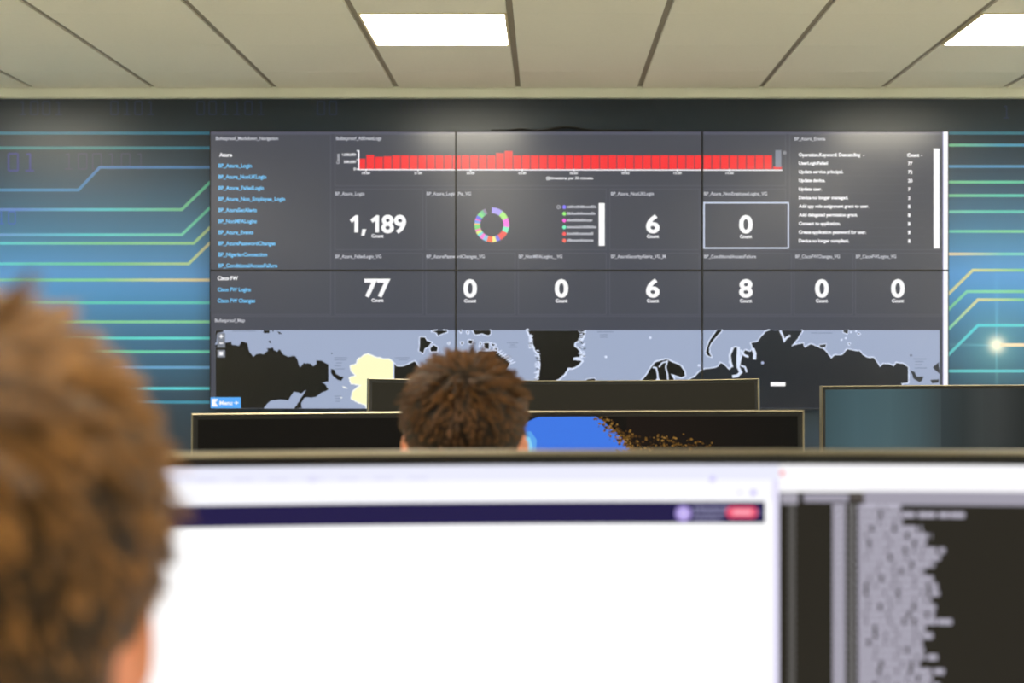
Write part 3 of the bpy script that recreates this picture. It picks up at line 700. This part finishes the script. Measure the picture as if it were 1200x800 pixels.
def person(label, X, Y, ztop, hs, hair_dark, hair_light, shirt_m, floor_dy, n_strands, seed, whorl, lens, elbow_y, wrist_y, seatz=.42, ear=.067, lift=1.0, nape=.0645):
    """hs: head scale; the head's middle is the mesh centre of the skull; the person faces +y"""
    r = np.random.default_rng(seed)
    hc = Vector((0, 0, ztop-.094*hs))            # skull centre
    t = thing('person', label, 'person', (X, Y, 0))
    def H(p): return hc+Vector(p)*hs
    bm = bmesh.new()
    ell(bm, H((0, 0, 0)), (.0745*hs, .094*hs, .082*hs), 4)
    ell(bm, H((0, .03, -.052)), (.056*hs, .062*hs, .075*hs), 3)
    ell(bm, H((0, -.03, -.055)), (.060*hs, .058*hs, .06*hs), 3)
    chain(bm, [(*H((-.037, .014, -.095)), .018*hs), (*H((-.02, .068, -.118)), .02*hs), (*H((.02, .068, -.118)), .02*hs), (*H((.037, .014, -.095)), .018*hs)])
    ell(bm, H((0, .075, -.118)), (.02*hs, .02*hs, .017*hs))
    chain(bm, [(*H((0, .09, -.018)), .008*hs), (*H((0, .108, -.056)), .012*hs)]); ell(bm, H((-.012, .097, -.06)), (.009*hs,)*3); ell(bm, H((.012, .097, -.06)), (.009*hs,)*3)
    for sx in (-1, 1):
        chain(bm, [(*H((sx*.014, .088, -.004)), .010*hs), (*H((sx*.045, .072, -.006)), .011*hs)])
        ell(bm, H((sx*.042, .06, -.05)), (.02*hs, .02*hs, .018*hs))
        # ear: curled outer rim round a thin shell, with a lobe
        q = []
        for k in range(11):
            a = math.radians(-60+k*29); q.append((*H((sx*(ear+.008*max(0, math.cos(a-2.6))), -.006-.019*math.cos(a), -.049+.031*math.sin(a))), (.0048)*hs))
        chain(bm, q)
        ell(bm, H((sx*(ear+.001), -.004, -.050)), (.0055*hs, .016*hs, .027*hs), 3)
        ell(bm, H((sx*(ear-.001), .0, -.076)), (.006*hs, .009*hs, .010*hs), 3)
    for z, rr in ((-.083, .0075), (-.093, .008)): chain(bm, [(*H((-.016, .086, z)), rr*hs*.7), (*H((0, .092, z)), rr*hs), (*H((.016, .086, z)), rr*hs*.7)])
    zs = ztop-.30*hs                              # shoulder height
    neck = [(*H((0, -.018, -.07)), .052*hs), (0, -.035, zs+.05, .056), (0, -.04, zs-.02, .07)]
    chain(bm, neck)
    def torso(b, g):
        chain(b, [(-.15, -.04, zs-.035, .05+g), (0, -.04, zs-.02, .075+g), (.15, -.04, zs-.035, .05+g)])
        for (z, rx, ry, yy) in ((zs-.10, .165, .105, -.035), (zs-.2, .16, .11, -.03), (zs-.30, .15, .105, -.03), (zs-.40, .145, .11, -.04), (seatz+.125, .17, .12, -.05)):
            ell(b, (0, yy, z), (rx+g, ry+g, .1+g), 3)
    def arm(b, sx, g, hand):
        sh = (sx*.185, -.035, zs-.05, .052+g); el_ = (sx*.255, elbow_y, .80, .040+g); wr = (sx*.15, wrist_y, .775, .026+g)
        mid = (sx*.20, (elbow_y+wrist_y)/2, .79, .037+g)
        if hand:
            chain(b, [sh, el_, mid, wr]); 
            hx, hy, hz = sx*.14, wrist_y+.055, .768
            ell(b, (hx, hy, hz), (.040, .05, .014), 3, Matrix.Rotation(sx*.15, 3, 'Z'))
            for k, (off, L) in enumerate(((-.030, .066), (-.010, .076), (.011, .071), (.030, .055))):
                o_ = -sx*off if False else off*(-sx)
                bx = hx-o_*1.0
                chain(b, [(bx, hy+.03, hz+.002, .0095), (bx, hy+.048+L*.3, hz+.008, .0090), (bx, hy+.048+L*.62, hz+.0, .0082), (bx, hy+.045+L*.85, .7485, .0075)])
            tx = hx-sx*.036
            chain(b, [(tx+sx*.01, hy-.02, hz, .012), (tx-sx*.018, hy+.012, hz-.004, .0105), (tx-sx*.026, hy+.042, .750, .009)])
        else: chain(b, [sh, el_, mid, (wr[0]+sx*.008, wr[1]-.03, wr[2]+.001, wr[3]+.002)])
    def legs(b, g, foot):
        for sx in (-1, 1):
            chain(b, [(sx*.09, -.03, seatz+.096, .082+g*.6), (sx*.13, .38, seatz+.085, .058+g), (sx*.13, .36, .30, .052+g), (sx*.13, .33, .11, .038+g)])
            if foot: chain(b, [(sx*.13, .33, .07, .036), (sx*.135, .46, .04, .03)])
    torso(bm, 0); legs(bm, 0, True)
    for sx in (-1, 1): arm(bm, sx, 0, True)
    body = link('body', remesh(bm, .0042, 4), M_skin, t, True)
    bm = bmesh.new(); torso(bm, .012); [arm(bm, sx, .010, False) for sx in (-1, 1)]; chain(bm, [(0, -.038, zs+.02, .066), (0, -.04, zs-.02, .09)])
    link('shirt', remesh(bm, .008, 4), shirt_m, t, True)
    bm = bmesh.new(); ell(bm, (0, -.045, seatz+.112), (.187, .135, .108), 3); legs(bm, .014, False); link('trousers', remesh(bm, .009, 4), M_jeans, t, True)
    for sx in (-1, 1):
        bm = bmesh.new(); chain(bm, [(sx*.13, .32, .055, .046), (sx*.13, .36, .05, .045), (sx*.135, .47, .038, .037)])
        for v in bm.verts: v.co.z = max(0.0, v.co.z)
        link('shoe', remesh(bm, .006, 3), M_shoe, t, True)
    for sx in (-1, 1):
        bm = bmesh.new(); ell(bm, H((sx*.031, .0735, -.022)), (.0125*hs,)*3, 3)
        for f in bm.faces:
            if (f.calc_center_median()-H((sx*.031, .0735, -.022))).normalized().y > .92: f.material_index = 1
        from_bm('eye', bm, [M_white, M_iris], t, True)
    # hair: a cap with short overlapping locks over it
    bm = bmesh.new()
    ell(bm, H((0, -.001, .002)), (.0795*hs, .0985*hs, .0875*hs), 5); ell(bm, H((0, -.030, -.05)), (nape*hs, .064*hs, .062*hs), 4)
    cap = remesh(bm, .004, 8)
    def covered(p):
        x, y, z = p
        if y >= .01: return z > max(-.035 if y < .03 else -.01, (y-.045)*1.1)
        return z > -.035-min(1, (-y+.01)/.02)*.09
    nv = len(cap.vertices); co = np.empty(nv*3); cap.vertices.foreach_get('co', co); co = co.reshape(-1, 3)
    loc = (co-np.array(hc))/hs
    keep = [covered(p) for p in loc]
    faces = [tuple(p.vertices) for p in cap.polygons if all(keep[i] for i in p.vertices)]
    nor = np.array([tuple(v.normal) for v in cap.vertices])
    # triangles for area sampling
    tri = []
    for f in faces: tri.append((f[0], f[1], f[2])); tri.append((f[0], f[2], f[3])) if len(f) == 4 else None
    tri = np.array(tri); a_, b_, c_ = co[tri[:, 0]], co[tri[:, 1]], co[tri[:, 2]]
    ar = np.linalg.norm(np.cross(b_-a_, c_-a_), axis=1); ar /= ar.sum()
    def sample(n):
        k = r.choice(len(tri), n, p=ar); u = r.random((n, 2)); fl = u.sum(1) > 1; u[fl] = 1-u[fl]
        p = a_[k]+(b_[k]-a_[k])*u[:, :1]+(c_[k]-a_[k])*u[:, 1:]; nn = nor[tri[k, 0]]
        return p, nn/np.linalg.norm(nn, axis=1, keepdims=True)
    wh = np.array(H(whorl))
    def flow(p, n, jit):
        d = p-wh; L = np.linalg.norm(d, axis=1, keepdims=True); d = d/np.maximum(L, 1e-4)
        sw = np.cross(n, d)*.55*np.exp(-L/.05)
        d = d+sw; d[:, 2] -= .35*np.clip(L[:, 0]/.08, 0, 1)
        fwd = np.clip((p[:, 1:2]-wh[1]-.02)/.06, 0, 1); d += fwd*np.array([[.25, .8, .1]])
        d = d-n*(d*n).sum(1, keepdims=True); d /= np.maximum(np.linalg.norm(d, axis=1, keepdims=True), 1e-4)
        d += r.normal(0, jit, d.shape); return d
    ng = 1700
    gp, gn = sample(ng); gd = flow(gp, gn, .26)
    zl = lambda p: (p[:, 2]-hc.z)/hs
    def length(p): z = zl(p); k = np.clip((z+.02)/.07, 0, 1); return (lens[1]*(1-k)+lens[0]*k)*(1-.55*np.clip((-z-.03)/.05, 0, 1)), k
    gl, gk = length(gp); gl = gl*r.uniform(.75, 1.25, ng)
    glift = lift*(.12+.28*gk)*r.uniform(.7, 1.3, ng)
    gtip = gp+(gd+gn*glift[:, None])*gl[:, None]
    sp, sn = sample(n_strands)
    gi = np.empty(n_strands, int)
    for s0 in range(0, n_strands, 2000): gi[s0:s0+2000] = np.argmin(((sp[s0:s0+2000, None]-gp[None])**2).sum(2), axis=1)
    sl, sk = length(sp); own = sp+(gd[gi]+sn*glift[gi][:, None]+r.normal(0, .10, sp.shape))*(sl*r.uniform(.8, 1.15, n_strands))[:, None]
    tip = own*.62+gtip[gi]*.38
    tipz = np.linalg.norm(tip-gtip[gi], axis=1)
    P0 = sp-sn*.002; P3 = tip; Pm = (P0+P3)/2+sn*(.12*sl)[:, None]
    npt = 5; verts = []; faces2 = []
    ts = np.linspace(0, 1, npt)
    side = np.cross(P3-P0, sn); side /= np.maximum(np.linalg.norm(side, axis=1, keepdims=True), 1e-6)
    Wd = .00055
    allv = np.empty((n_strands, npt, 2, 3))
    for i, tt in enumerate(ts):
        c = P0*(1-tt)**2+Pm*2*tt*(1-tt)+P3*tt**2; wdt = Wd*(1-.75*tt)
        allv[:, i, 0] = c-side*wdt; allv[:, i, 1] = c+side*wdt
    base = np.arange(n_strands)[:, None]*npt*2
    fs = []
    for i in range(npt-1): fs.append(base+np.array([[2*i, 2*i+1, 2*i+3, 2*i+2]]))
    fs = np.concatenate(fs)
    used = sorted(set(i for f in faces for i in f)); remap = {v: k for k, v in enumerate(used)}
    capv = co[used]; capf = [tuple(remap[i] for i in f) for f in faces]; nc = len(capv)
    V_ = np.concatenate([capv, allv.reshape(-1, 3)]); F_ = capf+[tuple(x) for x in (fs+nc).tolist()]
    me = bpy.data.meshes.new('hair'); me.from_pydata(V_.tolist(), [], F_)
    dk, lt = np.array(lin(hair_dark)), np.array(lin(hair_light))
    gcol = np.clip(r.normal(.45, .14, ng), 0, 1); sc_ = np.clip(gcol[gi]+r.normal(0, .18, n_strands), 0, 1)
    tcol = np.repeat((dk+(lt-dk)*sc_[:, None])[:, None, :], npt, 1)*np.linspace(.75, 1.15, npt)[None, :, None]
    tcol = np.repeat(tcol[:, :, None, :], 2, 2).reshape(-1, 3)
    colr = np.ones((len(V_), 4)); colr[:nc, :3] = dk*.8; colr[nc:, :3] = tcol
    at = me.attributes.new('Col', 'FLOAT_COLOR', 'POINT'); at.data.foreach_set('color', colr.ravel())
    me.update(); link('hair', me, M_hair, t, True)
    bpy.data.meshes.remove(cap)
    return t
person('fair brown haired person seated close at the left, seen from behind out of focus', -.2440, .60, CAMZ+.0235, 1.075, (52,35,19), (176,124,68), M_shirt1, 0, 26000, 3, (.01, -.055, .07), (.021, .008), .12, .27, lift=.5, nape=.070, ear=.064)
person('dark brown haired person seated in the middle facing the map, only head and ears showing', -.1075, 1.93, CAMZ-.004, 1.0, (32,21,11), (112,72,34), M_shirt2, 0, 22000, 5, (.004, -.062, .064), (.016, .006), .12, .42, ear=.0725)
office_chair('black swivel chair under the fair haired person at the left', -.240, .57, .42)
office_chair('black swivel chair under the dark haired person in the middle', -.1075, 1.90, .42)
